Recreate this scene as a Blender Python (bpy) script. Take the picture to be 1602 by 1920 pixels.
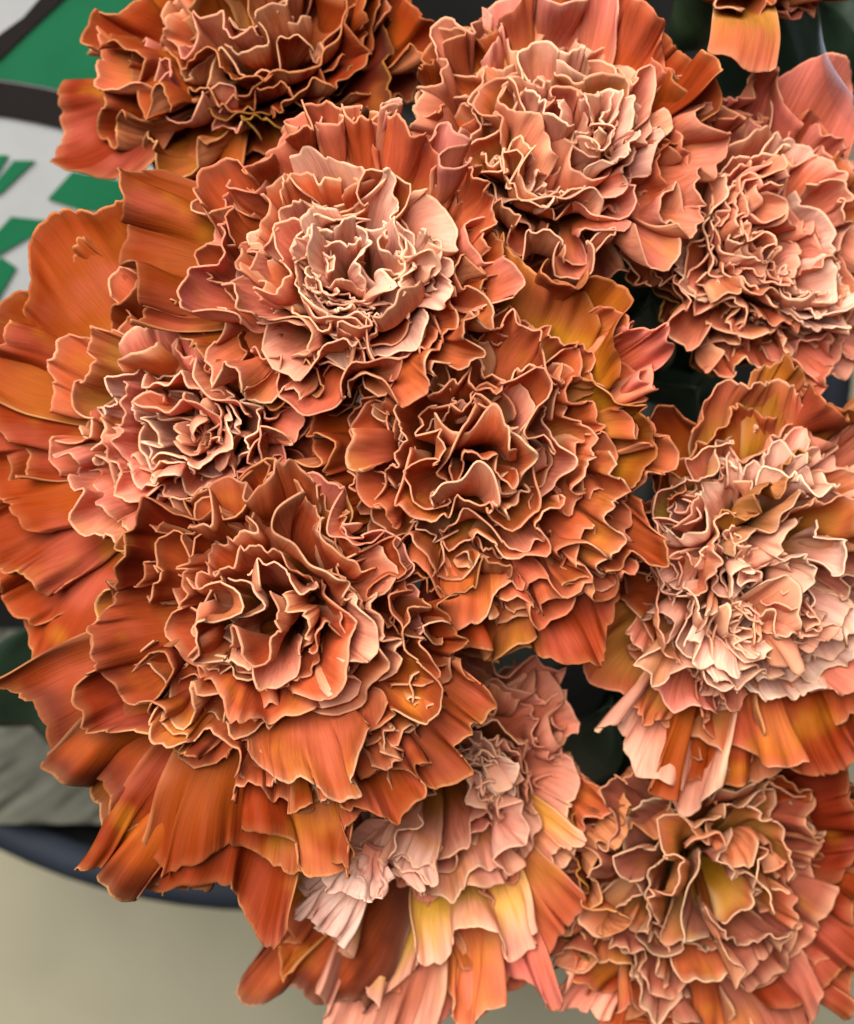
import bpy, math, random
import numpy as np
from mathutils import Matrix, Vector

# ------------------------------------------------------------------ scene, camera, light
scene = bpy.context.scene
for o in list(bpy.data.objects):
    bpy.data.objects.remove(o)
COL = scene.collection
PW, PH = 1602.0, 1920.0
FOCUS = 0.30
TANY = 0.3333                       # half height / distance: 200 mm of picture height at 300 mm
TILT = math.radians(8)
CAM_LOC = np.array([0.0, 0.0, 0.86])

cam_d = bpy.data.cameras.new('camera')
cam = bpy.data.objects.new('camera', cam_d)
COL.objects.link(cam)
cam.location = CAM_LOC
cam.rotation_euler = (TILT, 0, 0)
cam_d.sensor_fit = 'VERTICAL'
cam_d.sensor_height = 36.0
cam_d.sensor_width = 36.0
cam_d.lens = 18.0 / TANY
cam_d.clip_start = 0.01
cam_d.clip_end = 50.0
cam_d.dof.use_dof = True
cam_d.dof.focus_distance = 0.300
cam_d.dof.aperture_fstop = 13.0
scene.camera = cam

world = bpy.data.worlds.new('World')
scene.world = world
world.use_nodes = True
world.node_tree.nodes['Background'].inputs[0].default_value = (1.0, 0.93, 0.84, 1)
world.node_tree.nodes['Background'].inputs[1].default_value = 0.004

RC = np.array([[1, 0, 0],
               [0, math.cos(TILT), -math.sin(TILT)],
               [0, math.sin(TILT), math.cos(TILT)]])     # camera axes -> world


def area(name, loc, target, size, power, color):
    d = bpy.data.lights.new(name, 'AREA')
    d.shape = 'RECTANGLE'
    d.size, d.size_y = size
    d.energy = power
    d.color = color
    o = bpy.data.objects.new(name, d)
    COL.objects.link(o)
    o.location = loc
    v = Vector(target) - Vector(loc)
    o.rotation_euler = v.to_track_quat('-Z', 'Y').to_euler()
    return o


area('ceiling_lamp', (-0.42, 0.50, 2.0), (-0.01, 0.03, 0.55), (1.25, 1.25), 82, (1.0, 0.96, 0.89))
area('ceiling_lamp', (-0.12, -0.10, 1.9), (0, 0, 0.5), (0.25, 0.9), 5, (1.0, 0.96, 0.89))

scene.view_settings.view_transform = 'Standard'
scene.view_settings.look = 'None'
scene.view_settings.gamma = 1.0
scene.view_settings.use_curve_mapping = False
scene.view_settings.exposure = -0.15
scene.render.engine = 'CYCLES'
scene.cycles.max_bounces = 6
scene.cycles.diffuse_bounces = 3
scene.cycles.transmission_bounces = 6
scene.cycles.transparent_max_bounces = 8


# ------------------------------------------------------------------ helpers
def px(x, y, d):
    """photo pixel + depth along the optical axis -> world point"""
    k = 2 * TANY * d / PH
    c = np.array([(x - PW / 2) * k, -(y - PH / 2) * k, -d])
    return CAM_LOC + RC @ c


def pxm(d):
    return 2 * TANY * d / PH


def unit(v):
    v = np.asarray(v, float)
    return v / (np.linalg.norm(v) + 1e-12)


def camdir(x, y, z):
    return unit(RC @ np.array([x, y, z], float))


def sstep(a, b, x):
    t = np.clip((x - a) / (b - a), 0, 1)
    return t * t * (3 - 2 * t)


def mesh_from(name, verts, quads, smooth=True):
    me = bpy.data.meshes.new(name)
    verts = np.asarray(verts, np.float32)
    quads = np.asarray(quads, np.int32)
    me.vertices.add(len(verts))
    me.vertices.foreach_set('co', verts.ravel())
    n, k = quads.shape
    me.loops.add(n * k)
    me.loops.foreach_set('vertex_index', quads.ravel())
    me.polygons.add(n)
    me.polygons.foreach_set('loop_start', np.arange(0, n * k, k, dtype=np.int32))
    me.update(calc_edges=True)
    if smooth:
        me.polygons.foreach_set('use_smooth', np.ones(n, bool))
    return me


def link(name, me, mat, parent=None, loc=None):
    o = bpy.data.objects.new(name, me)
    COL.objects.link(o)
    if mat is not None and me is not None and not me.materials:
        me.materials.append(mat)
    if parent is not None:
        o.parent = parent
    if loc is not None:
        o.location = loc
    return o


def tag(o, label=None, cat=None, group=None, kind=None):
    if label: o['label'] = label
    if cat: o['category'] = cat
    if group: o['group'] = group
    if kind: o['kind'] = kind
    return o


def empty(name, loc):
    o = bpy.data.objects.new(name, None)
    o.empty_display_size = 0.01
    COL.objects.link(o)
    o.location = loc
    return o


def tube(path, radii, seg=12, cap=True):
    path = np.asarray(path, float)
    n = len(path)
    V, Q = [], []
    ref = np.array([0.3, 0.9, 0.2])
    for i in range(n):
        t = unit(path[min(i + 1, n - 1)] - path[max(i - 1, 0)])
        a = unit(np.cross(t, ref))
        b = np.cross(t, a)
        for j in range(seg):
            w = 2 * math.pi * j / seg
            V.append(path[i] + radii[i] * (a * math.cos(w) + b * math.sin(w)))
    for i in range(n - 1):
        for j in range(seg):
            k = (j + 1) % seg
            Q.append((i * seg + j, i * seg + k, (i + 1) * seg + k, (i + 1) * seg + j))
    return np.array(V), np.array(Q)


def sheet(P, th):
    """grid (nv,nu,3) -> closed thin solid: verts, quads"""
    nv, nu = P.shape[:2]
    du = np.gradient(P, axis=1)
    dv = np.gradient(P, axis=0)
    N = np.cross(du, dv)
    N /= np.linalg.norm(N, axis=2, keepdims=True) + 1e-12
    th = np.broadcast_to(np.asarray(th, float), (nv, nu))[..., None]
    F = (P + N * th / 2).reshape(-1, 3)
    B = (P - N * th / 2).reshape(-1, 3)
    idx = np.arange(nv * nu).reshape(nv, nu)
    q = np.stack([idx[:-1, :-1], idx[:-1, 1:], idx[1:, 1:], idx[1:, :-1]], -1).reshape(-1, 4)
    qb = q[:, ::-1] + nv * nu
    loop = np.concatenate([idx[0, :], idx[1:, -1], idx[-1, -2::-1], idx[-2:0:-1, 0]])
    nx = np.roll(loop, -1)
    m = nv * nu
    rim = np.stack([loop, loop + m, nx + m, nx], -1)
    return np.concatenate([F, B]), np.concatenate([q, qb, rim])


# ------------------------------------------------------------------ materials
def new_mat(name):
    m = bpy.data.materials.new(name)
    m.use_nodes = True
    nt = m.node_tree
    nt.nodes.clear()
    return m, nt, nt.nodes, nt.links


def simple_mat(name, color, rough=0.5, noise=0.15, scale=40, spec=0.4, metallic=0.0, bump=0.0, alpha=None):
    m, nt, N, L = new_mat(name)
    out = N.new('ShaderNodeOutputMaterial')
    b = N.new('ShaderNodeBsdfPrincipled')
    tc = N.new('ShaderNodeTexCoord')
    nz = N.new('ShaderNodeTexNoise')
    nz.inputs['Scale'].default_value = scale
    nz.inputs['Detail'].default_value = 6
    L.new(tc.outputs['Object'], nz.inputs['Vector'])
    mr = N.new('ShaderNodeMapRange')
    mr.inputs[1].default_value = 0.3
    mr.inputs[2].default_value = 0.7
    mr.inputs[3].default_value = 1 - noise
    mr.inputs[4].default_value = 1 + noise
    L.new(nz.outputs['Fac'], mr.inputs[0])
    mx = N.new('ShaderNodeMix')
    mx.data_type = 'RGBA'
    mx.blend_type = 'MULTIPLY'
    mx.inputs[0].default_value = 1
    mx.inputs[6].default_value = (*color, 1)
    L.new(mr.outputs[0], mx.inputs[7])
    L.new(mx.outputs[2], b.inputs['Base Color'])
    b.inputs['Roughness'].default_value = rough
    b.inputs['Specular IOR Level'].default_value = spec
    b.inputs['Metallic'].default_value = metallic
    if bump:
        bp = N.new('ShaderNodeBump')
        bp.inputs['Strength'].default_value = bump
        bp.inputs['Distance'].default_value = 0.001
        L.new(nz.outputs['Fac'], bp.inputs['Height'])
        L.new(bp.outputs[0], b.inputs['Normal'])
    if alpha is not None:
        tr = N.new('ShaderNodeBsdfTransparent')
        ms = N.new('ShaderNodeMixShader')
        ms.inputs[0].default_value = alpha
        L.new(tr.outputs[0], ms.inputs[1])
        L.new(b.outputs[0], ms.inputs[2])
        L.new(ms.outputs[0], out.inputs[0])
    else:
        L.new(b.outputs[0], out.inputs[0])
    return m


def petal_material():
    m, nt, N, L = new_mat('carnation_petal')

    def attr(name, kind='GEOMETRY'):
        a = N.new('ShaderNodeAttribute')
        a.attribute_name = name
        a.attribute_type = kind
        return a

    def math_(op, a, b=None, c=None, clamp=False):
        n = N.new('ShaderNodeMath')
        n.operation = op
        n.use_clamp = clamp
        for i, v in enumerate((a, b, c)):
            if v is None: continue
            if isinstance(v, (int, float)): n.inputs[i].default_value = v
            else: L.new(v, n.inputs[i])
        return n.outputs[0]

    def mixc(fac, a, b, blend='MIX'):
        n = N.new('ShaderNodeMix')
        n.data_type = 'RGBA'
        n.blend_type = blend
        for s, v in ((0, fac), (6, a), (7, b)):
            if isinstance(v, (int, float)): n.inputs[s].default_value = v
            elif isinstance(v, tuple): n.inputs[s].default_value = (*v, 1)
            else: L.new(v, n.inputs[s])
        return n.outputs[2]

    def ramp(x, lo, hi):
        n = N.new('ShaderNodeMapRange')
        n.interpolation_type = 'SMOOTHSTEP'
        L.new(x, n.inputs[0])
        n.inputs[1].default_value = lo
        n.inputs[2].default_value = hi
        return n.outputs[0]

    def noise(vec, scale, detail=3, rough=0.55, dim='3D'):
        n = N.new('ShaderNodeTexNoise')
        n.noise_dimensions = dim
        n.inputs['Scale'].default_value = scale
        n.inputs['Detail'].default_value = detail
        n.inputs['Roughness'].default_value = rough
        L.new(vec, n.inputs['Vector'])
        return n.outputs['Fac']

    uv = attr('petal_coord')
    sep = N.new('ShaderNodeSeparateXYZ')
    L.new(uv.outputs['Vector'], sep.inputs[0])
    U, V = sep.outputs[0], sep.outputs[1]           # U in mm across the blade fan, V 0..1 claw to margin
    EDGE = attr('edge_mm').outputs['Fac']
    BACK = attr('back_side').outputs['Fac']
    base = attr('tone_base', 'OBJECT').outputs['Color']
    mid = attr('tone_mid', 'OBJECT').outputs['Color']
    tip = attr('tone_tip', 'OBJECT').outputs['Color']
    rimc = attr('tone_rim', 'OBJECT').outputs['Color']
    scorch = attr('scorch', 'OBJECT').outputs['Fac']
    rimw = attr('rim_width', 'OBJECT').outputs['Fac']
    seed = attr('seed', 'OBJECT').outputs['Fac']
    tc = N.new('ShaderNodeTexCoord')
    obj = tc.outputs['Object']

    # vein coordinates: stretched along the petal
    cv = N.new('ShaderNodeCombineXYZ')
    L.new(U, cv.inputs[0])
    L.new(math_('MULTIPLY', V, 2.2), cv.inputs[1])
    L.new(math_('MULTIPLY', seed, 37.0), cv.inputs[2])
    veins = noise(cv.outputs[0], 1.7, 4, 0.65)
    fine = noise(cv.outputs[0], 3.6, 2, 0.6)
    blot = noise(obj, 70, 2, 0.5)
    blot2 = noise(obj, 48, 2, 0.5)
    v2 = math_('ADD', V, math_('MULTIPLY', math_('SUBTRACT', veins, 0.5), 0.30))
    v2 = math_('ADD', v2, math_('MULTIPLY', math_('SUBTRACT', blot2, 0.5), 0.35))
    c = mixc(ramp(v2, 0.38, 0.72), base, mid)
    c = mixc(ramp(v2, 0.70, 1.0), c, tip)
    # golden / pinkish blotches
    c = mixc(math_('MULTIPLY', ramp(blot, 0.54, 0.74), 0.45), c, (0.56, 0.215, 0.012))
    c = mixc(math_('MULTIPLY', ramp(blot2, 0.50, 0.68), 0.32), c, (0.60, 0.130, 0.085))
    # veins
    vm = math_('ADD', 0.50, math_('ADD', math_('MULTIPLY', veins, 0.58), math_('MULTIPLY', fine, 0.42)))
    c = mixc(1.0, c, vm, 'MULTIPLY')
    # back of the petal: paler, streaked
    bs = math_('MULTIPLY', BACK, math_('ADD', 0.22, math_('MULTIPLY', ramp(veins, 0.38, 0.62), 0.38)))
    c = mixc(bs, c, (0.70, 0.28, 0.13))
    # scorched margin
    e2 = math_('ADD', EDGE, math_('MULTIPLY', math_('SUBTRACT', blot, 0.5), 14.0))
    sc = math_('MULTIPLY', math_('SUBTRACT', 1.0, ramp(e2, 0.5, 9.0)), scorch)
    c = mixc(sc, c, (0.055, 0.012, 0.008))
    # pale thin margin
    e3 = math_('ADD', EDGE, math_('MULTIPLY', math_('SUBTRACT', fine, 0.5), 0.9))
    pe = math_('SUBTRACT', 1.0, ramp(e3, 0.02, 0.75))
    soft = math_('MULTIPLY', math_('SUBTRACT', 1.0, ramp(e3, 0.0, 3.2)), rimw)
    c = mixc(soft, c, rimc)
    c = mixc(math_('MULTIPLY', pe, math_('ADD', 0.08, math_('MULTIPLY', ramp(blot, 0.38, 0.66), 0.45))), c, rimc)

    b = N.new('ShaderNodeBsdfPrincipled')
    L.new(c, b.inputs['Base Color'])
    b.inputs['Roughness'].default_value = 0.62
    b.inputs['Specular IOR Level'].default_value = 0.10
    b.inputs['Sheen Weight'].default_value = 0.0
    b.inputs['Sheen Roughness'].default_value = 0.4
    bp = N.new('ShaderNodeBump')
    bp.inputs['Strength'].default_value = 0.38
    bp.inputs['Distance'].default_value = 0.0006
    hgt = math_('ADD', math_('MULTIPLY', veins, 0.7), math_('MULTIPLY', fine, 0.3))
    L.new(hgt, bp.inputs['Height'])
    L.new(bp.outputs[0], b.inputs['Normal'])
    tr = N.new('ShaderNodeBsdfTranslucent')
    gm = N.new('ShaderNodeGamma')
    gm.inputs[1].default_value = 1.35
    L.new(c, gm.inputs[0])
    L.new(gm.outputs[0], tr.inputs['Color'])
    L.new(bp.outputs[0], tr.inputs['Normal'])
    ms = N.new('ShaderNodeMixShader')
    ms.inputs[0].default_value = 0.22
    L.new(b.outputs[0], ms.inputs[1])
    L.new(tr.outputs[0], ms.inputs[2])
    out = N.new('ShaderNodeOutputMaterial')
    L.new(ms.outputs[0], out.inputs[0])
    return m


MAT_PETAL = petal_material()
MAT_STEM = simple_mat('stem_green', (0.03, 0.055, 0.022), 0.5, 0.25, 300, 0.35)
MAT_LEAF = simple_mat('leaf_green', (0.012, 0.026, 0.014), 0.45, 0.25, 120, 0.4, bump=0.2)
MAT_FLOOR = simple_mat('floor_concrete', (0.33, 0.305, 0.218), 0.7, 0.16, 7, 0.3)
MAT_TUB = simple_mat('tub_grey_plastic', (0.006, 0.006, 0.006), 0.8, 0.25, 30, 0.15)
MAT_TUBRIM = simple_mat('tub_rim_navy', (0.013, 0.017, 0.026), 0.75, 0.2, 60, 0.2)
MAT_TUBSHADE = simple_mat('tub_shade_dark', (0.008, 0.009, 0.007), 0.5, 0.4, 25, 0.2)  # near-black colour standing in for the shade inside the tub
MAT_WHITE = simple_mat('printed_white', (0.35, 0.36, 0.37), 0.4, 0.05, 60, 0.4)
MAT_PGREEN = simple_mat('print_green', (0.008, 0.115, 0.050), 0.4, 0.08, 60, 0.4)
MAT_PBLACK = simple_mat('print_black', (0.010, 0.007, 0.007), 0.6, 0.1, 60, 0.2)

# ------------------------------------------------------------------ pigments (linear); the brown base gold also carries pit shade
RUST = (0.262, 0.032, 0.005)
DEEP = (0.190, 0.018, 0.004)
ORANGE = (0.318, 0.064, 0.006)
GOLD = (0.480, 0.180, 0.011)
SALMON = (0.520, 0.112, 0.040)
PINK = (0.720, 0.208, 0.158)
PEACH = (0.780, 0.320, 0.218)
PALE = (0.880, 0.530, 0.415)
TAN = (0.500, 0.190, 0.035)
MAUVE = (0.330, 0.095, 0.056)
RIM = (0.90, 0.54, 0.33)
RIMO = (0.74, 0.36, 0.15)
RIMY = (0.62, 0.27, 0.05)
WHITEPK = (0.88, 0.57, 0.46)
SHADEGOLD = (0.28, 0.068, 0.008)  # golden-brown petal base, deepened to paint shade into the pits
MIDPK = (0.60, 0.170, 0.095)
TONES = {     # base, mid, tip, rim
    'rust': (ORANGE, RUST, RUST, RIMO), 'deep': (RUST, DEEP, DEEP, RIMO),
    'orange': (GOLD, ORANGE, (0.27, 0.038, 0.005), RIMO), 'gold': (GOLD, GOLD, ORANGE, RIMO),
    'salmon': (SHADEGOLD, SALMON, SALMON, RIM), 'pink': (SHADEGOLD, SALMON, PINK, RIM),
    'peach': (SHADEGOLD, MIDPK, PEACH, RIM), 'pale': (TAN, PEACH, PALE, RIM),
    'brown': (SHADEGOLD, (0.40, 0.072, 0.015), (0.46, 0.090, 0.028), RIM), 'mauve': (SHADEGOLD, MAUVE, MAUVE, RIM),
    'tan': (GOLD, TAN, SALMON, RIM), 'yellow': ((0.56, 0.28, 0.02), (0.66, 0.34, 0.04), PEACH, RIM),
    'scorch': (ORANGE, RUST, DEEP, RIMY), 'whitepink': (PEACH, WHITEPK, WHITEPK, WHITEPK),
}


# ------------------------------------------------------------------ petals
class Petal:
    __slots__ = ('B', 'P1', 'P2', 'T', 'S', 'L', 'W', 'wc', 'claw', 'psi', 'cup', 'amp', 'nw', 'ph', 'ph2', 'tooth',
                 'toothamp', 'twist', 'tone', 'scorch', 'layer', 'big', 'delta', 'seed', 'fold', 'lat', 'jit', 'dip', 'ruf0', 'und', 'rnd', 'gexp')

    def frame(self, s):
        s = np.clip(s, -0.05, 1.12)
        a, b, c, d = self.B, self.P1, self.P2, self.T
        s = s[..., None]
        M = (1 - s) ** 3 * a + 3 * (1 - s) ** 2 * s * b + 3 * (1 - s) * s ** 2 * c + s ** 3 * d
        t = 3 * (1 - s) ** 2 * (b - a) + 6 * (1 - s) * s * (c - b) + 3 * s ** 2 * (d - c)
        t /= np.linalg.norm(t, axis=-1, keepdims=True) + 1e-9
        S = self.S - t * np.sum(t * self.S, -1, keepdims=True)
        S /= np.linalg.norm(S, axis=-1, keepdims=True) + 1e-9
        n = np.cross(t, S)
        tw = (self.twist * s)
        S2 = S * np.cos(tw) + n * np.sin(tw)
        n2 = n * np.cos(tw) - S * np.sin(tw)
        return M, t, S2, n2

    def points(self, u, v, fine):
        """u (nu,) -1..1, v (nv,) 0..1 -> (nv,nu,3)"""
        U, V = np.meshgrid(u, v)
        g = np.clip((V - self.claw) / (1 - self.claw), 0, 1)
        g = g ** self.gexp
        hw = self.wc / 2 + (self.W / 2 - self.wc / 2) * g
        hw = hw * (1 - 0.10 * sstep(0.8, 1.0, V))
        x = hw * np.sin(U * self.psi) / math.sin(self.psi)
        y = V * self.L - hw * self.rnd * (1 - np.cos(U * self.psi)) / math.sin(self.psi)
        # uneven outline (lobes) and toothed margin
        ed = sstep(0.55, 1.0, V)
        lob = 0.075 * np.sin(U * 3.1 + self.ph * 2.3) + 0.04 * np.sin(U * 6.7 + self.ph2 * 3.1)
        y = y + self.L * lob * ed * self.jit
        if fine:
            tt = np.interp(u, self.tooth[0], self.tooth[1])[None, :]
            y = y - self.toothamp * tt * sstep(0.86, 1.0, V)
        M, t, S, n = self.frame(y / self.L)
        A = sstep(self.ruf0, 1.0, np.maximum(V, (0.2 + 0.7 * np.abs(U) ** 3) * sstep(0.25, 0.7, V))) ** 1.2
        phi = math.pi * self.nw * U + self.ph + 0.9 * np.sin(1.7 * U + self.ph2) + 1.6 * V * math.sin(self.ph2 * 5) * (1 + 0.8 * U)
        wob = 0.75 + 0.35 * np.sin(2.3 * U + self.ph2 * 2)
        d = self.amp * A * wob * (np.sin(phi) + 0.28 * np.sin(2.3 * phi + self.ph2))
        lat = -self.lat * self.amp * A * wob * np.sin(2 * phi)
        if fine:
            e = sstep(0.62, 1.0, V) ** 2
            d = d + self.amp * 0.17 * e * np.sin(4.1 * phi + self.ph2 * 3) + self.amp * 0.08 * e * np.sin(8.3 * phi + self.ph)
        cup = self.cup * (x ** 2) / (self.W * 0.5)
        fold = self.fold * np.abs(x) * sstep(0.2, 1, V)
        xm, ym = x / 0.010, y / 0.010
        d = d + self.und * sstep(0.25, 0.6, V) * (np.sin(1.9 * xm + 1.3 * ym + self.ph) + 0.7 * np.sin(-1.4 * xm + 2.3 * ym + self.ph2)
                                                   + 0.4 * np.sin(3.3 * xm + 0.6 * ym + self.ph2 * 4))
        curl = self.dip * self.L * sstep(0.72, 1.05, V) ** 2
        P = M + S * (x + lat)[..., None] + n * (d + cup + fold + curl)[..., None]
        return P


CU, CV = 17, 11
cu = np.linspace(-1, 1, CU)
cv = 1 - (1 - np.linspace(0, 1, CV)) ** 1.15


def spline_weights(dst, src):
    """Catmull-Rom style interpolation matrix on a monotone src grid"""
    n = len(src)
    W = np.zeros((len(dst), n))
    k = np.clip(np.searchsorted(src, dst, side='right') - 1, 0, n - 2)
    t = (dst - src[k]) / (src[k + 1] - src[k])
    w = [-.5 * t ** 3 + t ** 2 - .5 * t, 1.5 * t ** 3 - 2.5 * t ** 2 + 1, -1.5 * t ** 3 + 2 * t ** 2 + .5 * t, .5 * t ** 3 - .5 * t ** 2]
    r = np.arange(len(dst))
    for j in range(4):
        np.add.at(W, (r, np.clip(k + j - 1, 0, n - 1)), w[j])
    return W


FINE = {}
for key, (nu, nv) in {'big': (78, 24), 'mid': (62, 20), 'small': (46, 17)}.items():
    fu = np.linspace(-1, 1, nu)
    fv = 1 - (1 - np.linspace(0, 1, nv)) ** 1.45
    FINE[key] = (fu, fv, spline_weights(fu, cu), spline_weights(fv, cv))


def make_petal(rng, B, T, axis, width, tipdir, up, tone, amp, nw, layer, size, psi=None, cup=0.0, fold=0.0, twist=0.0,
               scorch=0.0, lat=0.35, dip=0.0, roll=0.0, tooth=0.0009, jit=1.0, ruf0=0.35, und=0.0004, d0=None):
    p = Petal()
    p.B, p.T = B, T
    chord = np.linalg.norm(T - B)
    p.P1 = B + (unit(axis) if d0 is None else unit(d0)) * chord * up
    p.P2 = T - unit(tipdir) * chord * 0.38
    r = T - B
    r = r - axis * np.dot(r, axis)
    if np.linalg.norm(r) < 1e-4:
        r = np.cross(axis, [0.3, 0.5, 0.1])
    r = unit(r)
    S = np.cross(axis, r)
    S = S * math.cos(roll) + r * math.sin(roll)
    p.S = unit(S)
    ss = np.linspace(0, 1, 24)
    M = p_mid(p, ss)
    p.L = float(np.sum(np.linalg.norm(np.diff(M, axis=0), axis=1)))
    p.W, p.wc, p.claw = width, min(0.004, width * 0.3), rng.uniform(0.22, 0.32)
    p.psi = psi if psi else rng.uniform(1.1, 1.42)
    p.cup, p.fold, p.twist = cup, fold, twist
    p.amp, p.nw, p.lat, p.dip, p.jit = amp, nw, lat, dip, jit
    p.ph, p.ph2 = rng.uniform(0, 6.28), rng.uniform(0, 6.28)
    # rounded scallops with narrow notches between them
    n = max(4, int(width / 0.0030))
    cuts = np.linspace(-1, 1, n + 1) + rng.uniform(-0.35, 0.35, n + 1) * (2 / n)
    cuts[0], cuts[-1] = -1.02, 1.02
    xs = np.linspace(-1, 1, 240)
    k = np.clip(np.searchsorted(cuts, xs, side='right') - 1, 0, n - 1)
    t = (xs - cuts[k]) / (cuts[k + 1] - cuts[k])
    ht = rng.uniform(0, 0.5, n)
    nt = rng.uniform(0.5, 1.2, n + 1)
    notch = np.where(t < 0.5, nt[k], nt[k + 1])
    ys = ht[k] * (1 - np.abs(2 * t - 1) ** 3) + notch * np.abs(2 * t - 1) ** 3 + 0.12 * rng.uniform(-1, 1, 240)
    p.tooth = (xs, ys)
    p.toothamp = tooth * (1.5 if size == 'big' else 1.1)
    p.tone, p.scorch, p.layer, p.big = tone, scorch, layer, size
    p.seed = rng.uniform(0, 1)
    p.gexp = 0.72 if size == 'big' else 0.8
    p.ruf0, p.und, p.rnd = ruf0, und, (0.50 if size == 'big' else 0.70)
    p.delta = None
    return p


def p_mid(p, s):
    s = s[:, None]
    return (1 - s) ** 3 * p.B + 3 * (1 - s) ** 2 * s * p.P1 + 3 * (1 - s) * s ** 2 * p.P2 + s ** 3 * p.T


# ------------------------------------------------------------------ keep the petals apart
def pairs_within(P, r):
    c = np.floor((P - P.min(0)) / r).astype(np.int64) + 2
    M = c.max(0) + 4
    key = (c[:, 0] * M[1] + c[:, 1]) * M[2] + c[:, 2]
    order = np.argsort(key, kind='stable')
    sk = key[order]
    I, J = [], []
    for dx in (-1, 0, 1):
        for dy in (-1, 0, 1):
            for dz in (-1, 0, 1):
                off = (dx * M[1] + dy) * M[2] + dz
                if off < 0: continue
                lo = np.searchsorted(sk, sk + off, 'left')
                hi = np.searchsorted(sk, sk + off, 'right')
                cnt = hi - lo
                tot = int(cnt.sum())
                if tot == 0: continue
                i = np.repeat(np.arange(len(sk)), cnt)
                j = np.arange(tot) - np.repeat(np.cumsum(cnt) - cnt, cnt) + np.repeat(lo, cnt)
                if off == 0:
                    k = i < j
                    i, j = i[k], j[k]
                I.append(order[i]); J.append(order[j])
    I = np.concatenate(I); J = np.concatenate(J)
    d = P[I] - P[J]
    k = np.einsum('ij,ij->i', d, d) < r * r
    return I[k], J[k]


def grid_normals(G):
    N = np.cross(np.gradient(G, axis=2), np.gradient(G, axis=1))
    return -N / (np.linalg.norm(N, axis=3, keepdims=True) + 1e-12)


def relax(petals, flowers, iters=12, r=0.0028, gap=0.0018):
    """inner layers are pushed to the front side of outer layers"""
    G0 = np.stack([p.points(cu, cv, False) for p in petals])
    n = len(petals)
    D = np.zeros_like(G0)
    lay = np.repeat(np.array([p.layer for p in petals], float), CU * CV)
    pid = np.repeat(np.arange(n), CU * CV)
    fid = np.repeat(np.array([f['seed'] for f in flowers]), CU * CV)
    prio = np.repeat(np.array([f['eye'][2] for f in flowers]), CU * CV)
    zc = camdir(0, 0, 1)
    free = sstep(0.05, 0.45, cv)[None, :, None, None]
    vv = np.tile(np.repeat(cv, CU), n)
    for it in range(iters):
        G = G0 + D
        N = grid_normals(G)
        P = G.reshape(-1, 3)
        Nf = N.reshape(-1, 3)
        if it % 3 == 0:
            live = np.nonzero(vv > 0.25)[0]
            I0, J0 = pairs_within(P[live], r)
            I0, J0 = live[I0], live[J0]
            k = pid[I0] != pid[J0]
            I0, J0 = I0[k], J0[k]
        I, J = I0, J0
        sw = np.where(fid[I] == fid[J], lay[I] > lay[J], prio[I] > prio[J])     # I inner / nearer, J outer / farther
        I, J = np.where(sw, J, I), np.where(sw, I, J)
        # blended normal of the two sheets, sign from the outer one; blooms are kept apart along the view height
        nn = Nf[J] + 0.6 * Nf[I] * np.sign(np.einsum('ij,ij->i', Nf[I], Nf[J]))[:, None]
        nn = np.where((fid[I] == fid[J])[:, None], nn, zc[None, :])
        nn /= np.linalg.norm(nn, axis=1, keepdims=True) + 1e-9
        s = np.einsum('ij,ij->i', P[I] - P[J], nn)
        pen = np.clip(gap - s, 0, 0.0022)
        push = nn * pen[:, None]
        acc = np.zeros_like(P)
        cnt = np.zeros(len(P))
        for a in range(3):
            acc[:, a] = np.bincount(I, push[:, a], len(P)) - np.bincount(J, push[:, a], len(P))
        cnt = np.bincount(I, None, len(P)) + np.bincount(J, None, len(P))
        acc /= np.maximum(cnt, 1)[:, None]
        D = D + 0.6 * acc.reshape(D.shape) * free
        # smooth the displacement so that sheets keep their shape
        for _ in range(2):
            E = np.pad(D, ((0, 0), (1, 1), (1, 1), (0, 0)), mode='edge')
            D = 0.5 * D + 0.125 * (E[:, :-2, 1:-1] + E[:, 2:, 1:-1] + E[:, 1:-1, :-2] + E[:, 1:-1, 2:])
    for p, d in zip(petals, D):
        p.delta = d


def build_petal(p, root, origin):
    fu, fv, Wu, Wv = FINE[p.big]
    P = p.points(fu, fv, True)
    if p.delta is not None:
        P = P + np.einsum('va,abk,ub->vuk', Wv, p.delta, Wu)
    P = P - origin
    nv, nu = P.shape[:2]
    U, V = np.meshgrid(fu, fv)
    th = 0.00030 + 0.00004 * sstep(0.6, 1, V)
    verts, quads = sheet(P, th)
    me = mesh_from('petal', verts, quads)
    m = nv * nu
    e1 = (1 - V) * p.L
    hw = p.wc / 2 + (p.W / 2 - p.wc / 2) * np.clip((V - p.claw) / (1 - p.claw), 0, 1)
    e2 = (1 - np.abs(U)) * hw + 0.004 * (1 - sstep(0.25, 0.6, V))
    edge = np.minimum(e1, e2) * 1000.0
    a = me.attributes.new('edge_mm', 'FLOAT', 'POINT')
    a.data.foreach_set('value', np.concatenate([edge.ravel()] * 2).astype(np.float32))
    a = me.attributes.new('back_side', 'FLOAT', 'POINT')
    a.data.foreach_set('value', np.concatenate([np.full(m, BACKF[0]), np.full(m, BACKF[1])]).astype(np.float32))
    a = me.attributes.new('petal_coord', 'FLOAT_VECTOR', 'POINT')
    c = np.zeros((m, 3), np.float32)
    c[:, 0] = (U * p.W * 500).ravel()
    c[:, 1] = V.ravel()
    a.data.foreach_set('vector', np.concatenate([c, c]).ravel())
    o = link('petal', me, MAT_PETAL, root)
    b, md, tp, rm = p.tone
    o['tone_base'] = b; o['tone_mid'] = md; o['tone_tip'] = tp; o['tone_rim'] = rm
    o['scorch'] = float(p.scorch); o['seed'] = float(p.seed); o['rim_width'] = 0.10 if p.big == 'big' else 0.32
    return o


# front of a sheet() built from (u along S, v along t): N = du x dv = S x t = -n, so side 0 is the back
BACKF = (1.0, 0.0)


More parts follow.
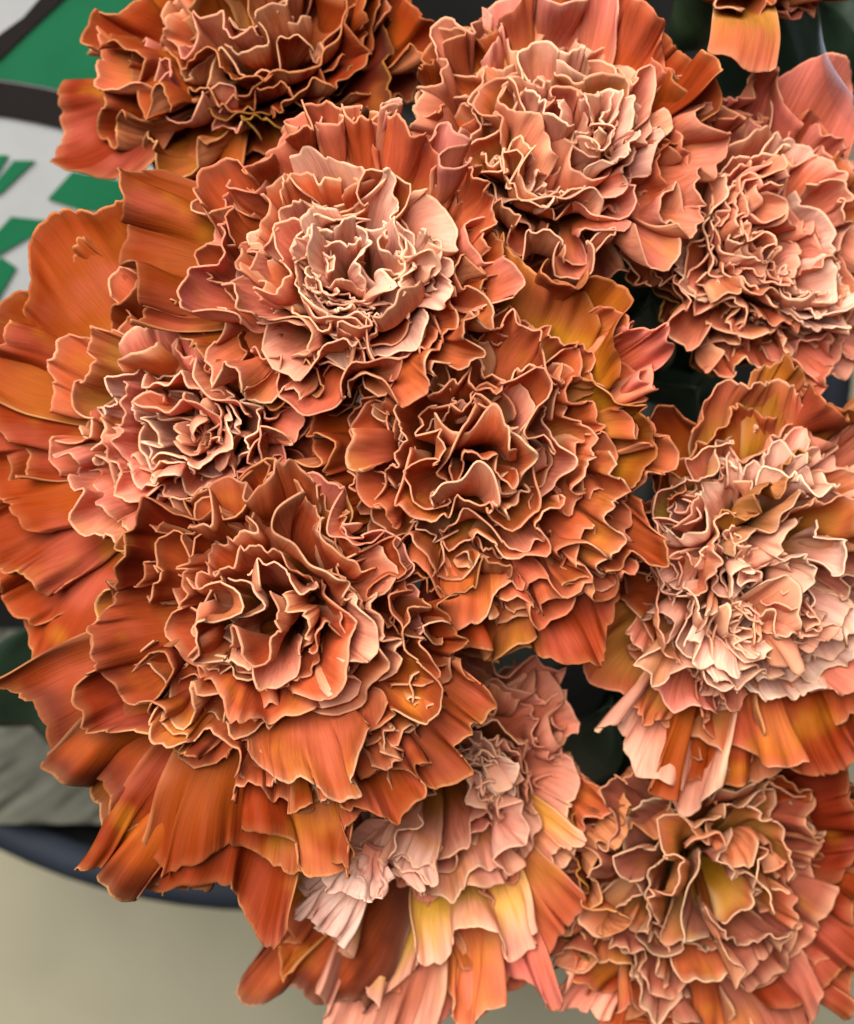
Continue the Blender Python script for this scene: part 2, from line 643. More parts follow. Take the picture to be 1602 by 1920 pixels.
def vary(rng, tone, k=0.17):
    out = []
    f = 1 + rng.uniform(-k, k)
    h = rng.uniform(-k, k)
    for c in tone:
        out.append((min(.95, c[0] * f), min(.95, c[1] * f * (1 + h)), min(.95, c[2] * f * (1 + 1.2 * h))))
    return tuple(out)


def lerp3(a, b, t):
    return tuple(x + (y - x) * t for x, y in zip(a, b))


def mix_tone(A, B, t):
    return tuple(lerp3(a, b, t) for a, b in zip(A, B))


TUB_C = px(501, 567, 0.50)
TUB_C[2] = 0.0
TUB_R = 0.187
RIM_Z = 0.36


def flower(spec):
    rng = np.random.default_rng(spec['seed'])
    ex, ey, d = spec['eye']
    eye = px(ex, ey, d)
    axis = camdir(*spec['axis'])
    right = camdir(1, 0, 0)
    depth = spec.get('depth', 0.032)
    B = eye - axis * depth
    R = spec['R'] * 1.06 * pxm(d)
    e1 = unit(np.cross(axis, camdir(0, 1, 0.05)))
    e2 = np.cross(axis, e1)
    petals = []
    spec['frame'] = (axis, e1, e2, B)
    inner, outer = [TONES[k] for k in spec['inner']], spec['outer']
    n_in = int(spec.get('n', 40) * 0.50)
    bulge = spec.get('bulge', 0.30)
    # ---- inner crowd: spiral from the eye outwards
    for k in range(n_in):
        f = math.sqrt((k + 0.6) / n_in)
        az = k * 2.39996 + rng.uniform(-0.6, 0.6) + spec['seed']
        rad = f * R * rng.uniform(0.78, 1.14)
        rd = e1 * math.cos(az) + e2 * math.sin(az)
        z = -bulge * R * f ** 2.2 + rng.uniform(-0.0042, 0.0036)
        T = eye + rd * rad + axis * z
        el = math.radians(94 - 34 * f ** 1.5 + rng.uniform(-26, 24))
        tipd = rd * math.cos(el) + axis * math.sin(el)
        w = (0.017 + 0.014 * f) * rng.uniform(0.8, 1.25)
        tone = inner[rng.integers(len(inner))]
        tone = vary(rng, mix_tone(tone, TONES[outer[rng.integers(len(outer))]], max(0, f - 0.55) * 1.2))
        bx = B + rd * 0.002 * f
        beta = math.atan2(rad, depth + z) + 0.22 * f
        d0 = axis * math.cos(beta) + rd * math.sin(beta)
        petals.append(make_petal(rng, bx, T, axis, w, tipd, 0.40, tone, d0=d0,
                                 amp=(0.0030 + 0.0018 * f) * rng.uniform(0.7, 1.3) * spec.get('ruff', 1), nw=rng.uniform(0.9, 1.6) + 0.5 * f,
                                 layer=f * 10, size='small' if f < 0.5 else 'mid', cup=rng.uniform(-0.1, 0.30), fold=rng.uniform(-0.15, 0.25),
                                 twist=rng.uniform(-0.6, 0.6) * (1.3 - f), roll=rng.uniform(-0.9, 0.9) * (1.1 - f), lat=rng.uniform(0.3, 0.6),
                                 dip=rng.uniform(-0.10, 0.06)))
    # ---- dense tufts of small crinkled petals
    for (tx, ty, tr_, tn, tdd) in spec.get('tufts', []):
        c = px(tx, ty, d + tdd / 1000)
        for k in range(7):
            f = math.sqrt((k + 0.5) / 7)
            az = k * 2.39996 + rng.uniform(-0.4, 0.4)
            rd = e1 * math.cos(az) + e2 * math.sin(az)
            T = c + rd * f * tr_ * pxm(d) + axis * (-0.35 * f * f * tr_ * pxm(d) + rng.uniform(-.001, .001))
            el = math.radians(rng.uniform(65, 100) - 25 * f)
            tipd = rd * math.cos(el) + axis * math.sin(el)
            petals.append(make_petal(rng, B + (T - eye) * 0.1, T, axis, rng.uniform(.012, .019), tipd, 0.4, vary(rng, TONES[tn], .1), d0=T - B,
                                     amp=rng.uniform(.0016, .0024), nw=rng.uniform(1.2, 2.0), layer=-2 + f, size='small', cup=rng.uniform(0, .4),
                                     twist=rng.uniform(-.5, .5), roll=rng.uniform(-.5, .5), lat=.45, dip=rng.uniform(-.1, .05)))
    # ---- single petals folded over from the side of the bloom
    for (bx_, by_, bd, tx, ty, td, wpx, tn) in spec.get('folded', []):
        B2, T = px(bx_, by_, d + bd / 1000), px(tx, ty, d + td / 1000)
        petals.append(make_petal(rng, B2, T, axis, wpx * pxm(d), unit(T - B2) + 0.25 * axis, 0.3, vary(rng, TONES[tn], .05), d0=unit(T - B2) + 0.8 * axis,
                                 amp=.0017, nw=3.0, layer=-8, size='mid', lat=.4, ruf0=.4))
    # ---- wavy middle ring that closes the bloom against its neighbours
    nm = spec.get('nm', 9)
    for k in range(nm):
        az = 2 * math.pi * (k + rng.uniform(-.25, .25)) / nm + spec['seed'] * 0.7
        rd = e1 * math.cos(az) + e2 * math.sin(az)
        rad = R * rng.uniform(1.05, 1.42)
        T = eye + rd * rad + axis * (-(bulge + 0.05) * R + rng.uniform(-.005, .004))
        el = math.radians(rng.uniform(25, 80))
        tipd = rd * math.cos(el) + axis * math.sin(el)
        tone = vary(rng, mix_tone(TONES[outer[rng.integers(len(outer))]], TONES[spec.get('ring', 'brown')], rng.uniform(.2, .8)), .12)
        petals.append(make_petal(rng, B + rd * 0.0025, T, axis, rng.uniform(.024, .042), tipd, 0.4, tone, d0=axis * 0.55 + rd * 0.8,
                                 amp=rng.uniform(.0036, .0052), nw=rng.uniform(2.0, 2.9), layer=14 + rng.uniform(-1, 1), size='big', cup=.1,
                                 lat=rng.uniform(.4, .6), dip=rng.uniform(-.06, .06), ruf0=.44, und=.0008))
    # ---- outer guard petals read off the photograph: tip pixel, width px, depth below the eye (mm), tone, options
    for q, it in enumerate(spec['guard']):
        tx, ty, wpx, dd, tn = it[:5]
        op = it[5] if len(it) > 5 else {}
        T = px(tx, ty, d + dd / 1000)
        rv = T - B
        rv = rv - axis * np.dot(rv, axis)
        rd = unit(rv)
        el = op.get('el', 8)
        el = math.radians(el + 26 if el >= 8 else el + 10)
        tipd = rd * math.cos(el) + axis * math.sin(el)
        tone = vary(rng, TONES[tn], 0.17)
        petals.append(make_petal(rng, B + rd * 0.003, T, axis, wpx * pxm(d) * 1.42, tipd, op.get('up', 0.38), tone,
                                 amp=op.get('amp', 0.0030) * 1.5 * rng.uniform(0.85, 1.2), nw=op.get('nw', 2.0) * rng.uniform(0.9, 1.25),
                                 layer=20 + op.get('lay', 0) + q * 0.01, size='big', cup=op.get('cup', 0.05), fold=op.get('fold', 0.0),
                                 twist=op.get('tw', 0.0), lat=op.get('lat', 0.45), dip=op.get('dip', 0.0), scorch=op.get('sc', 0.0),
                                 psi=op.get('psi', None), roll=op.get('roll', 0.0), tooth=op.get('tooth', .0009), jit=op.get('jit', 1.0), ruf0=op.get('r0', 0.56), und=0.0010))
    return petals


def flower_body(spec, petals):
    axis, e1, e2, B = spec['frame']
    root = empty('carnation', B)
    tag(root, spec['label'], 'flower', 'carnation blooms in the bunch')
    for p in petals:
        build_petal(p, root, B)
    # ---- calyx with five teeth and stem
    seg = 20
    prof = [(0.0, 0.0022), (0.002, 0.0050), (0.010, 0.0066), (0.020, 0.0072), (0.026, 0.0080)]
    V, Q = [], []
    c0 = B - axis * 0.018
    for i, (z, r) in enumerate(prof):
        for j in range(seg):
            a = 2 * math.pi * j / seg
            zz = z + (0.004 * math.cos(5 * a) if i == len(prof) - 1 else 0)
            V.append(c0 + axis * zz + (e1 * math.cos(a) + e2 * math.sin(a)) * r - B)
    for i in range(len(prof) - 1):
        for j in range(seg):
            k = (j + 1) % seg
            Q.append((i * seg + j, i * seg + k, (i + 1) * seg + k, (i + 1) * seg + j))
    link('calyx', mesh_from('calyx', V, Q), MAT_STEM, root)
    foot = np.array([TUB_C[0] + (c0[0] - TUB_C[0]) * 0.45, TUB_C[1] + (c0[1] - TUB_C[1]) * 0.45, 0.012])
    s = np.linspace(0, 1, 12)[:, None]
    c1 = c0 + axis * 0.002
    m1 = c1 - axis * 0.10
    path = (1 - s) ** 2 * c1 + 2 * (1 - s) * s * m1 + s ** 2 * foot
    V, Q = tube(path - B, np.full(12, 0.0024), 8)
    link('stem', mesh_from('stem', V, Q), MAT_STEM, root)
    return root


# ------------------------------------------------------------------ setting: floor, tub, printed sleeve, clear sleeve
def ground():
    n = 2
    V = [(-6, -6, 0), (6, -6, 0), (6, 6, 0), (-6, 6, 0)]
    o = link('floor', mesh_from('floor', V, [(0, 1, 2, 3)], False), MAT_FLOOR)
    tag(o, 'pale beige concrete shop floor below the bunch of flowers', 'floor', kind='structure')


def lathe(prof, seg=96):
    V, Q = [], []
    for r, z in prof:
        for j in range(seg):
            a = 2 * math.pi * j / seg
            V.append((r * math.cos(a), r * math.sin(a), z))
    for i in range(len(prof) - 1):
        for j in range(seg):
            k = (j + 1) % seg
            Q.append((i * seg + j, i * seg + k, (i + 1) * seg + k, (i + 1) * seg + j))
    return V, Q


def tub():
    root = empty('flower_tub', TUB_C)
    tag(root, 'black plastic display tub with navy rim under the carnations', 'tub')
    rb = 0.135
    prof = [(0.001, 0.0), (rb, 0.0), (TUB_R + 0.001, RIM_Z), (TUB_R - 0.003, RIM_Z), (rb - 0.004, 0.006), (0.001, 0.006)]
    V, Q = lathe(prof)
    link('tub_wall', mesh_from('tub_wall', V, Q), MAT_TUB, root)
    V, Q = lathe([(0.001, 0.17), (0.1575, 0.17)])  # dark disc added so the gaps between blooms go black
    link('shade_disc', mesh_from('shade_disc', V, Q), MAT_TUBSHADE, root)
    c = []
    for i in range(13):
        a = 2 * math.pi * i / 12
        c.append((TUB_R + 0.0015 + 0.0060 * math.cos(a), RIM_Z + 0.0015 + 0.0065 * math.sin(a)))
    V, Q = lathe(c)
    link('rim', mesh_from('rim', V, Q), MAT_TUBRIM, root)


def ray_plane(x, y, p0, n):
    o = CAM_LOC
    d = px(x, y, 1.0) - o
    return o + d * (np.dot(p0 - o, n) / np.dot(d, n))


def printed_sleeve():
    """stiff printed sleeve standing between the tub wall and the blooms"""
    p0 = px(60, 260, 0.43)
    n = camdir(0.45, -0.35, 1.0)

    def on(x, y, off=0.0):
        p = ray_plane(x, y, p0, n)
        q = (p - p0) @ camdir(1, 0, 0)
        return p + n * off
    us, vs = np.linspace(-260, 420, 30), np.linspace(620, -220, 34)
    P = np.array([[on(x, y) for x in us] for y in vs])
    root = empty('printed_sleeve', on(200, 620))
    o0 = np.array(root.location)
    tag(root, 'white printed card sleeve with green disc, black rings and green slanted bars', 'sleeve')
    V, Q = sheet(P - o0, 0.0012)
    link('card', mesh_from('card', V, Q, False), MAT_WHITE, root)

    def flat(name, poly, mat, off):
        V = [on(x, y, off) - o0 for x, y in poly] + [on(x, y, off - 0.0003) - o0 for x, y in poly]
        k = len(poly)
        me = bpy.data.meshes.new(name)
        F = [tuple(range(k)), tuple(range(2 * k - 1, k - 1, -1))] + [(i, i + k, (i + 1) % k + k, (i + 1) % k) for i in range(k)]
        me.from_pydata([tuple(v) for v in V], [], F)
        link(name, me, mat, root)

    def band(name, outer, inner, mat, off):
        flat(name, outer + inner[::-1], mat, off)
    # lower black ring, measured along its two edges
    def bez(a, b, c, n=14):
        return [((1 - t) ** 2 * a[0] + 2 * (1 - t) * t * b[0] + t * t * c[0], (1 - t) ** 2 * a[1] + 2 * (1 - t) * t * b[1] + t * t * c[1])
                for t in np.linspace(0, 1, n)]
    up = bez((-240, 150), (60, 120), (330, 250))
    lo = bez((-240, 215), (50, 180), (310, 320))
    rt_o = [(-70, 165), (0, 108), (60, 50), (125, -10), (200, -95), (290, -200)]
    rt_i = [(-70, 120), (0, 62), (42, 32), (78, -10), (145, -95), (225, -200)]
    disc = [(x, y - 4) for x, y in up if x > -60]
    flat('green_disc', disc + [(330, -200)] + [(x + 4, y + 2) for x, y in rt_o[::-1]][:-1], MAT_PGREEN, 0.0012)
    band('black_ring', up, lo, MAT_PBLACK, 0.0016)
    band('black_ring', rt_o, rt_i, MAT_PBLACK, 0.0020)
    for a in [[(-60, 375), (-10, 290), (15, 290), (-20, 350), (-30, 375)], [(-35, 372), (25, 300), (65, 300), (0, 362)],
              [(88, 372), (135, 320), (290, 350), (290, 400), (150, 392)], [(-40, 470), (20, 405), (85, 412), (60, 440), (-5, 478)],
              [(-60, 560), (0, 480), (30, 500), (-10, 570)]]:
        flat('green_bar', a, MAT_PGREEN, 0.0014)


def clear_sleeve():
    """thin film standing up round the right of the bunch"""
    root = None
    us = np.linspace(0, 1, 40)
    vs = np.linspace(0, 1, 16)
    top = [px(1440 + 215 * math.sin(u * 1.5), -160 + 620 * u, 0.335 + 0.012 * math.sin(9 * u)) for u in us]
    bot = [px(1330 + 190 * math.sin(u * 1.5), -120 + 620 * u, 0.47 + 0.01 * math.sin(7 * u)) for u in us]
    P = np.array([[b + (t - b) * v + camdir(1, 0, 0) * 0.002 * math.sin(14 * u + 5 * v) for u, t, b in zip(us, top, bot)] for v in vs])
    o0 = P[0, 20].copy()
    V, Q = sheet(P - o0, 0.0004)
    m = simple_mat('clear_film', (0.30, 0.36, 0.46), 0.12, 0.1, 80, 0.6, alpha=0.32)
    o = link('plastic_sleeve', mesh_from('plastic_sleeve', V, Q), m, None, o0)
    tag(o, 'clear bluish plastic film sleeve standing beside the smooth tan petal', 'sleeve')


def leaf(rng, a, b, w, label):
    """narrow folded leaf from a to b"""
    a, b = np.asarray(a), np.asarray(b)
    ax = unit(b - a)
    L = np.linalg.norm(b - a)
    S = unit(np.cross(ax, camdir(0.1, 0.1, 1)))
    n = np.cross(S, ax)
    vs, us = np.linspace(0, 1, 14), np.linspace(-1, 1, 7)
    P = np.array([[a + ax * L * v + S * u * w * (0.25 + 0.75 * math.sin(math.pi * min(1, v * 0.9 + 0.08)) ** 0.8) * (1 - v ** 6)
                   + n * (0.35 * w * abs(u) + 0.12 * L * math.sin(v * 2.6)) for u in us] for v in vs])
    V, Q = sheet(P - a, 0.0006)
    o = link('leaf', mesh_from('leaf', V, Q), MAT_LEAF, None, a)
    tag(o, label, 'leaf', 'loose green leaves under the blooms')


def crumpled_film():
    us, vs = np.linspace(-160, 250, 44), np.linspace(1545, 1180, 40)
    r = np.random.default_rng(5)
    K = [(r.uniform(.012, .05), r.uniform(.012, .05), r.uniform(0, 6), r.uniform(.0015, .005)) for _ in range(9)]
    P = np.array([[px(x, y, 0.470 + (1545 - y) * 0.00012 + sum(a * abs(math.sin(i * x + j * y + p)) for i, j, p, a in K) * 0.6) for x in us] for y in vs])
    o0 = P[0, 20].copy()
    V, Q = sheet(P - o0, 0.0004)
    m = simple_mat('grey_film', (0.075, 0.075, 0.06), 0.8, 0.3, 60, 0.2)
    o = link('crumpled_film', mesh_from('crumpled_film', V, Q), m, None, o0)
    tag(o, 'crumpled grey wrapping film inside the navy tub rim', 'film')


crumpled_film()
ground()
tub()
printed_sleeve()
clear_sleeve()

# ------------------------------------------------------------------ the ten blooms
U = dict
FLOWERS = [
    dict(seed=1, tufts=[(610, 450, 70, 'pale', -1), (770, 480, 75, 'pale', -1), (640, 560, 60, 'pale', 1)], eye=(640, 475, 0.296), axis=(-0.05, 0.22, 1), R=215, n=44, bulge=0.25, inner=['pink', 'peach', 'salmon', 'pale'], outer=['pink', 'salmon', 'brown'],
         label='salmon pink carnation with pale crowded centre beside the large smooth orange guard petal',
         guard=[(215, 440, 250, 9, 'orange', U(amp=.0018, nw=2, el=15)), (395, 470, 190, 0, 'pink', U(el=45, lay=-4, amp=.002)), (470, 300, 190, 4, 'brown', U(el=35)),
                (590, 235, 200, 5, 'brown', U(el=40)), (720, 225, 180, 4, 'salmon', U(el=45)), (800, 230, 170, 4, 'pink', U(el=30)), (865, 330, 190, 5, 'salmon', U(el=40)),
                (900, 460, 180, 8, 'rust', U(el=20)), (830, 570, 200, 10, 'rust', U(el=10)), (740, 640, 210, 10, 'rust', U(el=15)), (640, 705, 230, 10, 'brown', U(el=15, amp=.0034, nw=4)),
                (530, 665, 200, 9, 'rust', U(el=20, nw=3.5, amp=.0034)), (430, 620, 210, 10, 'orange', U(el=25)), (330, 590, 220, 11, 'orange', U(el=15))]),
    dict(seed=2, eye=(910, 850, 0.298), axis=(0.06, -0.02, 1), R=205, n=40, bulge=0.22, inner=['salmon', 'tan', 'peach', 'brown'], outer=['salmon', 'tan'], ruff=1.15,
         label='open tan and salmon carnation with loosely spiralled centre between three other blooms',
         guard=[(850, 650, 210, 4, 'tan', U(el=35, nw=3.5)), (985, 490, 300, 9, 'gold', U(el=12, amp=.003, nw=2)), (1110, 540, 240, 8, 'gold', U(el=20, nw=2)), (1010, 640, 170, 2, 'salmon', U(el=50, lay=-3)),
                (1190, 690, 200, 8, 'tan', U(el=25)), (1230, 650, 110, 10, 'pink', U(el=25, amp=.004)), (1190, 830, 210, 6, 'gold', U(el=35)), (1215, 960, 220, 8, 'tan', U(el=30)), (1190, 1060, 150, 6, 'orange', U(el=30, amp=.004)),
                (1090, 1130, 230, 8, 'brown', U(el=25)), (960, 1125, 200, 8, 'salmon', U(el=30)), (1040, 1240, 260, 15, 'rust', U(el=5)), (920, 1210, 220, 16, 'deep', U(el=5)), (880, 1090, 190, 4, 'orange', U(el=35, dip=.1)),
                (780, 1020, 200, 9, 'brown', U(el=20)), (690, 960, 240, 8, 'brown', U(el=25)), (600, 880, 220, 8, 'orange', U(el=20)), (680, 770, 190, 3, 'brown', U(el=45, cup=.4)), (770, 700, 180, 4, 'brown', U(el=40)),
                (560, 950, 180, 10, 'rust', U(el=15))]),
    dict(seed=3, eye=(490, 1180, 0.292), axis=(-0.10, -0.05, 1), R=215, n=44, bulge=0.25, inner=['brown', 'salmon', 'salmon', 'peach'], outer=['rust', 'brown'], ruff=1.1,
         label='dark rust carnation with tightly scrolled centre above the drooping wide rust petals',
         guard=[(210, 1110, 250, 8, 'deep', U(el=25)), (290, 1000, 220, 6, 'deep', U(el=30)), (420, 940, 230, 7, 'deep', U(el=30, nw=3)), (540, 930, 200, 7, 'rust', U(el=25)), (640, 970, 210, 5, 'pink', U(el=40)),
                (720, 1080, 200, 4, 'pink', U(el=45)), (775, 1180, 210, 4, 'brown', U(el=45, lay=-2)), (850, 1230, 170, 10, 'rust', U(el=25)), (780, 1330, 230, 6, 'brown', U(el=35)), (850, 1420, 220, 12, 'orange', U(el=10)),
                (710, 1440, 220, 8, 'brown', U(el=25, nw=3)), (700, 1520, 230, 11, 'orange', U(el=15, nw=3)), (570, 1500, 220, 10, 'brown', U(el=20)), (600, 1590, 210, 14, 'rust', U(el=5)), (470, 1650, 320, 15, 'orange', U(el=5, amp=.0024)),
                (380, 1410, 190, 4, 'salmon', U(el=35)), (340, 1710, 340, 20, 'rust', U(el=2, amp=.0026, nw=2)), (190, 1600, 330, 19, 'orange', U(el=4, amp=.0026, sc=.8)), (90, 1450, 320, 16, 'orange', U(el=6, amp=.0022, nw=1.6, sc=.6)),
                (180, 1300, 230, 9, 'deep', U(el=20)), (300, 1330, 170, 5, 'deep', U(el=25))]),
    dict(seed=4, tufts=[(380, 800, 60, 'peach', 0)], eye=(310, 790, 0.306), axis=(-0.28, 0.04, 1), R=180, n=36, bulge=0.25, inner=['peach', 'pink', 'pale', 'tan'], outer=['pink', 'salmon'],
         label='peach centred carnation with broad smooth orange guard petals spreading over the tub edge',
         guard=[(110, 430, 300, 10, 'orange', U(amp=.0015, nw=1.6, el=15, jit=.6)), (10, 560, 320, 11, 'orange', U(amp=.0015, nw=1.6, el=12, jit=.6)), (230, 470, 190, 9, 'gold', U(amp=.002, el=20)), (160, 700, 170, 3, 'tan', U(el=35, amp=.002)), (-15, 720, 280, 10, 'rust', U(amp=.0016, nw=1.6, el=12)), (240, 600, 200, 5, 'orange', U(el=30, nw=1.6)),
                (-10, 850, 260, 10, 'orange', U(amp=.0018, el=12)), (-15, 1000, 260, 12, 'rust', U(el=12)), (110, 1220, 330, 15, 'rust', U(amp=.0022, nw=2.2, el=5)), (0, 1090, 260, 13, 'orange', U(el=10)),
                (190, 980, 220, 2, 'peach', U(el=40, lay=-3)), (400, 905, 230, 0, 'pink', U(el=45, lay=-3)), (540, 880, 180, 8, 'brown', U(el=25)), (560, 790, 180, 7, 'brown', U(el=25)), (560, 700, 200, 8, 'rust', U(el=20)), (440, 690, 180, 5, 'salmon', U(el=35)), (340, 650, 190, 5, 'salmon', U(el=35))]),
    dict(seed=5, tufts=[(1140, 210, 85, 'pale', -2), (1010, 330, 75, 'pale', 2)], eye=(1070, 190, 0.312), axis=(0.12, 0.42, 1), R=200, n=44, bulge=0.42, inner=['pale', 'peach', 'peach', 'tan'], outer=['peach', 'pink'],
         label='pale peach carnation with hollow in its centre, behind the tan carnation',
         guard=[(1070, 455, 240, 14, 'peach', U(el=25, amp=.0016)), (1030, 560, 230, 20, 'pink', U(el=8)), (940, 470, 190, 15, 'salmon', U(el=20)), (1160, 390, 190, 10, 'pink', U(el=35)), (880, 370, 180, 10, 'pink', U(el=30)), (850, 270, 190, 8, 'salmon', U(el=30)),
                (830, 170, 180, 7, 'brown', U(el=30)), (840, 70, 190, 9, 'orange', U(el=25)), (930, 0, 200, 9, 'salmon', U(el=30)), (1060, -40, 220, 9, 'pink', U(el=35)), (1180, -10, 230, 8, 'brown', U(el=30)), (1290, 70, 200, 8, 'rust', U(el=25)), (1260, 180, 180, 6, 'orange', U(el=35)), (1230, 300, 180, 8, 'salmon', U(el=35))]),
    dict(seed=6, tufts=[(1440, 480, 85, 'peach', -2), (1540, 560, 80, 'pale', 1), (1420, 340, 70, 'pink', 0)], eye=(1500, 420, 0.322), axis=(0.36, 0.12, 1), R=215, n=46, bulge=0.42, inner=['pink', 'peach', 'pale', 'salmon'], outer=['pink', 'peach'],
         label='rosy peach carnation with scorched orange outer petals beside the dark gap',
         guard=[(1215, 480, 220, 12, 'orange', U(el=25, sc=.6)), (1250, 350, 200, 10, 'brown', U(el=30)), (1310, 230, 200, 8, 'pink', U(el=35)), (1260, 600, 190, 16, 'scorch', U(el=12, sc=1)), (1330, 680, 200, 20, 'scorch', U(el=0, sc=.9, amp=.0016)), (1420, 660, 180, 14, 'orange', U(el=15, sc=.4)),
                (1520, 640, 180, 10, 'pink', U(el=25)), (1600, 680, 180, 14, 'peach', U(el=15)), (1360, 540, 170, 6, 'salmon', U(el=40)), (1330, 440, 170, 4, 'pink', U(el=45)),
                (1540, 130, 210, 16, 'pink', U(el=20, amp=.0012, nw=1.5)), (1400, 180, 170, 6, 'pink', U(el=40)), (1590, 300, 200, 14, 'tan', U(el=10)), (1690, 420, 220, 12, 'pink', U(el=15)), (1690, 560, 220, 12, 'peach', U(el=15))]),
    dict(seed=7, tufts=[(1400, 1060, 85, 'pale', -1), (1380, 1220, 90, 'pale', 1), (1500, 1180, 70, 'peach', 0)], eye=(1530, 1060, 0.314), axis=(0.38, -0.06, 1), R=220, n=44, bulge=0.45, inner=['peach', 'pale', 'pale', 'tan'], outer=['peach', 'pale'],
         label='large creamy peach carnation with golden upper petals turned to its side',
         guard=[(1320, 800, 230, 8, 'orange', U(el=25, amp=.002)), (1440, 720, 220, 10, 'tan', U(el=20, amp=.002)), (1560, 715, 230, 11, 'gold', U(el=15, amp=.0022)), (1360, 880, 200, 2, 'yellow', U(el=45, amp=.0015)), (1460, 930, 170, -2, 'gold', U(el=45, amp=.0016)), (1640, 760, 220, 10, 'orange', U(el=20)),
                (1215, 850, 180, 9, 'orange', U(el=25, amp=.0034)), (1200, 960, 190, 9, 'brown', U(el=25)), (1220, 1080, 190, 10, 'brown', U(el=20)), (1280, 1040, 220, 2, 'pale', U(el=50, lay=-3, amp=.0015)), (1270, 1200, 250, 4, 'yellow', U(el=35, amp=.0012, lay=-2)), (1150, 1180, 200, 15, 'brown', U(el=10)),
                (1140, 1290, 220, 18, 'tan', U(el=10, amp=.002)), (1250, 1300, 200, 12, 'pink', U(el=20, amp=.0015)), (1210, 1460, 210, 20, 'peach', U(el=5)), (1310, 1480, 210, 22, 'orange', U(el=-5)), (1400, 1420, 320, 20, 'tan', U(el=5, amp=.0012, nw=1.4)), (1500, 1400, 260, 18, 'brown', U(el=5)), (1600, 1420, 240, 20, 'rust', U(el=0)), (1440, 1290, 240, 8, 'pale', U(el=30, amp=.0015))]),
    dict(seed=8, folded=[(700, 1600, -4, 590, 1755, -8, 130, 'whitepink'), (700, 1590, -8, 650, 1700, -14, 150, 'whitepink'), (705, 1585, -6, 690, 1660, -14, 120, 'whitepink'), (700, 1590, 0, 560, 1650, -4, 130, 'whitepink')], tufts=[(900, 1450, 70, 'pale', 0), (760, 1620, 50, 'pale', -6)], eye=(860, 1530, 0.330), axis=(0.06, -0.22, 1), R=180, n=38, bulge=0.36, inner=['peach', 'pale', 'mauve', 'pink'], outer=['peach', 'tan'],
         label='pale pink and yellow carnation tucked below the dark rust bloom',
         guard=[(470, 1730, 200, 12, 'gold', U(el=15, amp=.003)), (545, 1880, 190, 16, 'brown', U(el=-5, amp=.0016, nw=1.6, sc=.8)), (680, 1840, 150, 12, 'yellow', U(el=12, amp=.003)), (660, 1960, 200, 18, 'peach', U(el=0, amp=.003)), (800, 1890, 210, 12, 'salmon', U(el=15)), (900, 1800, 190, 5, 'yellow', U(el=20, amp=.0024, nw=2.2)),
                (930, 1910, 210, 13, 'pink', U(el=4, amp=.0022, nw=2)), (1010, 1800, 220, 14, 'tan', U(el=5)), (1040, 1660, 200, 8, 'yellow', U(el=20, amp=.0012)), (1060, 1530, 200, 8, 'peach', U(el=20)), (1060, 1380, 220, 10, 'peach', U(el=20)), (960, 1260, 240, 8, 'peach', U(el=30)), (840, 1250, 240, 12, 'mauve', U(el=20)), (700, 1560, 200, 6, 'pale', U(el=25))]),
    dict(seed=9, eye=(1400, 1700, 0.334), axis=(0.26, -0.18, 1), R=230, n=50, bulge=0.38, ring='deep', inner=['mauve', 'mauve', 'brown', 'mauve', 'tan'], outer=['rust', 'mauve'],  # dusty mauve bloom, tones darkened further to paint the light falling off
         label='dusky brown carnation with painted falloff shade, curled orange petals and yellow scorched edges',
         guard=[(1110, 1500, 290, 6, 'orange', U(el=25, amp=.0022, dip=.25, nw=2)), (1240, 1500, 230, 6, 'rust', U(el=30, dip=.15)), (1360, 1480, 230, 8, 'rust', U(el=30)), (1480, 1500, 230, 8, 'rust', U(el=30)), (1600, 1500, 230, 8, 'deep', U(el=25)), (1030, 1720, 200, 8, 'scorch', U(el=20, sc=1.0, amp=.0018)), (1120, 1620, 200, 2, 'scorch', U(el=40, sc=.8)),
                (1110, 1810, 220, 12, 'rust', U(el=10)), (1140, 1720, 200, 2, 'orange', U(el=40)), (1060, 1870, 150, 16, 'peach', U(el=5)), (1160, 1930, 230, 12, 'brown', U(el=10)), (1290, 1960, 230, 10, 'brown', U(el=15)), (1420, 1960, 230, 10, 'mauve', U(el=20)), (1540, 1880, 230, 12, 'rust', U(el=10)), (1650, 1780, 230, 12, 'rust', U(el=15)), (1650, 1640, 230, 10, 'rust', U(el=20))]),
    dict(seed=10, eye=(450, -30, 0.328), axis=(-0.14, 0.55, 1), R=185, n=34, nm=7, ring='rust', bulge=0.42, inner=['orange', 'salmon', 'brown', 'pink'], outer=['rust', 'orange'],
         label='rust red carnation with scorched dark folds next to the printed green disc',
         guard=[(120, 265, 260, 18, 'deep', U(el=2, amp=.0018)), (170, 165, 240, 13, 'rust', U(el=10)), (190, 60, 230, 10, 'tan', U(el=15, amp=.0014, nw=1.6)), (230, -60, 220, 8, 'rust', U(el=25)),
                (280, 330, 270, 17, 'orange', U(el=4, amp=.0016)), (430, 310, 280, 13, 'rust', U(el=6, amp=.0022, lay=2)), (620, 300, 330, 14, 'rust', U(el=6, amp=.0026, nw=1.8, lay=3)), (770, 210, 240, 10, 'rust', U(el=6, amp=.002, lay=2)),
                (450, 200, 240, 2, 'scorch', U(el=20, sc=1.0, amp=.0026, nw=2)), (600, 170, 260, 1, 'scorch', U(el=22, sc=1.0, amp=.0024, nw=2)), (740, 120, 220, 3, 'scorch', U(el=18, sc=.9, amp=.0024)),
                (710, 10, 240, 4, 'orange', U(el=20, amp=.0014)), (620, -110, 240, 6, 'brown', U(el=35)), (440, -160, 240, 8, 'brown', U(el=35)), (790, -40, 240, 8, 'orange', U(el=12)), (260, 250, 200, 8, 'orange', U(el=18)), (330, 130, 200, 2, 'pink', U(el=25))]),
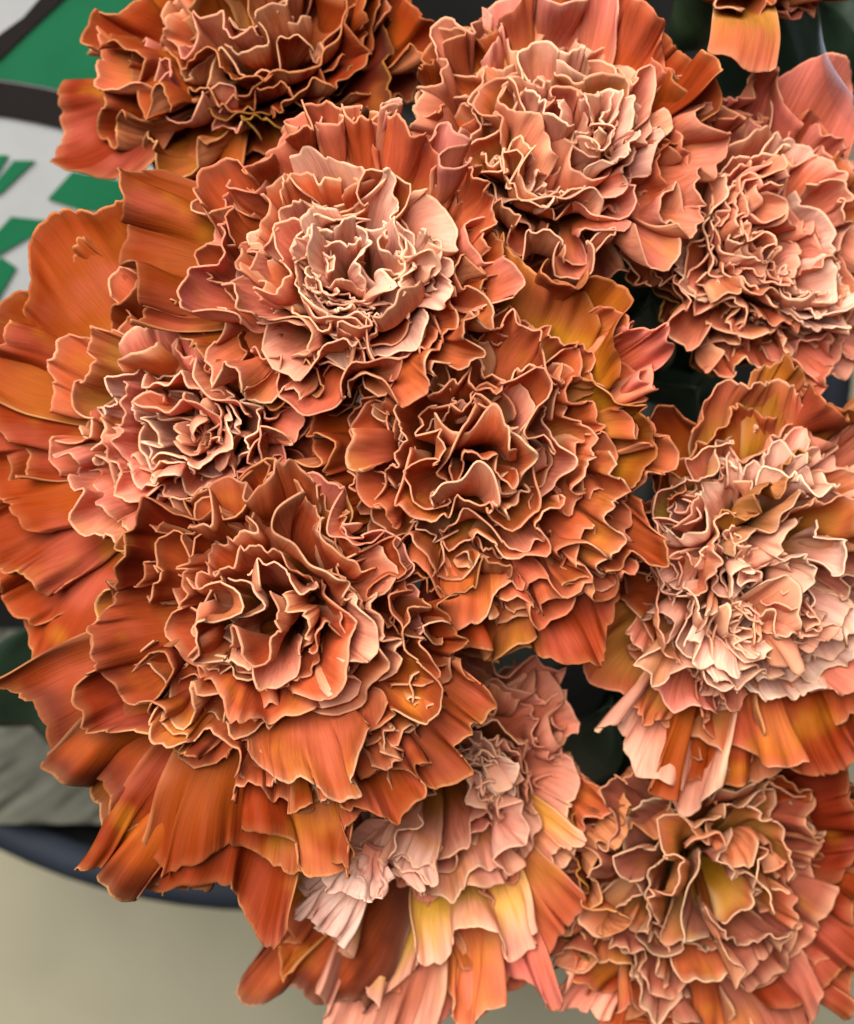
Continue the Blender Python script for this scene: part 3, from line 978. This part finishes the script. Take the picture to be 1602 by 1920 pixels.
    dict(seed=11, eye=(1450, -210, 0.325), axis=(0.25, 0.40, 1), R=150, n=18, bulge=0.40, inner=['tan', 'peach'], outer=['tan', 'peach'],
         label='carnation mostly cut off above, one smooth tan petal hanging down beside the film',
         guard=[(1390, 125, 105, -8, 'tan', U(el=-20, amp=.0004, nw=1, jit=.15, up=.45, psi=1.2, tooth=.0001)), (1300, -60, 200, 6, 'salmon', U(el=20)), (1540, -60, 200, 10, 'pink', U(el=20)), (1620, -160, 200, 10, 'peach', U(el=20))]),
]
SETS = [flower(spec) for spec in FLOWERS]
relax([p for ps in SETS for p in ps], [sp for sp, ps in zip(FLOWERS, SETS) for p in ps])
for spec, ps in zip(FLOWERS, SETS):
    flower_body(spec, ps)

rng = np.random.default_rng(77)
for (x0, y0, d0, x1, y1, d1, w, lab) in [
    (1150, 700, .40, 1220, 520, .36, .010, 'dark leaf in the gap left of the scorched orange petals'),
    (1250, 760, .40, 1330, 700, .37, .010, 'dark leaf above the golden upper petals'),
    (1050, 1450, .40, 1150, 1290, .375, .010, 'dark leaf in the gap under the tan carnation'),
    (1120, 560, .40, 1190, 400, .37, .014, 'dark leaf below the pale peach carnation, added to darken the narrow gap'),  # this leaf and the next two are added to darken the gap
    (1230, 720, .42, 1130, 480, .40, .018, 'wide dark leaf added to darken the gap between three right hand blooms'),
    (1300, 640, .43, 1180, 760, .41, .018, 'dark leaf added for darkness deep below the dusky scorched petals'),
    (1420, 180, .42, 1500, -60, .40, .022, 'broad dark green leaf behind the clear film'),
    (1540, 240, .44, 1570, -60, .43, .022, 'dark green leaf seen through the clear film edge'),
    (1010, 1500, .42, 1260, 1420, .40, .020, 'wide dark leaf added to darken the gap beside the creamy peach carnation'),  # this leaf and the next are added to blacken the gap over the rim
    (1180, 1530, .43, 1120, 1250, .41, .020, 'dark leaf added to darken the gap over the curled orange petals'),
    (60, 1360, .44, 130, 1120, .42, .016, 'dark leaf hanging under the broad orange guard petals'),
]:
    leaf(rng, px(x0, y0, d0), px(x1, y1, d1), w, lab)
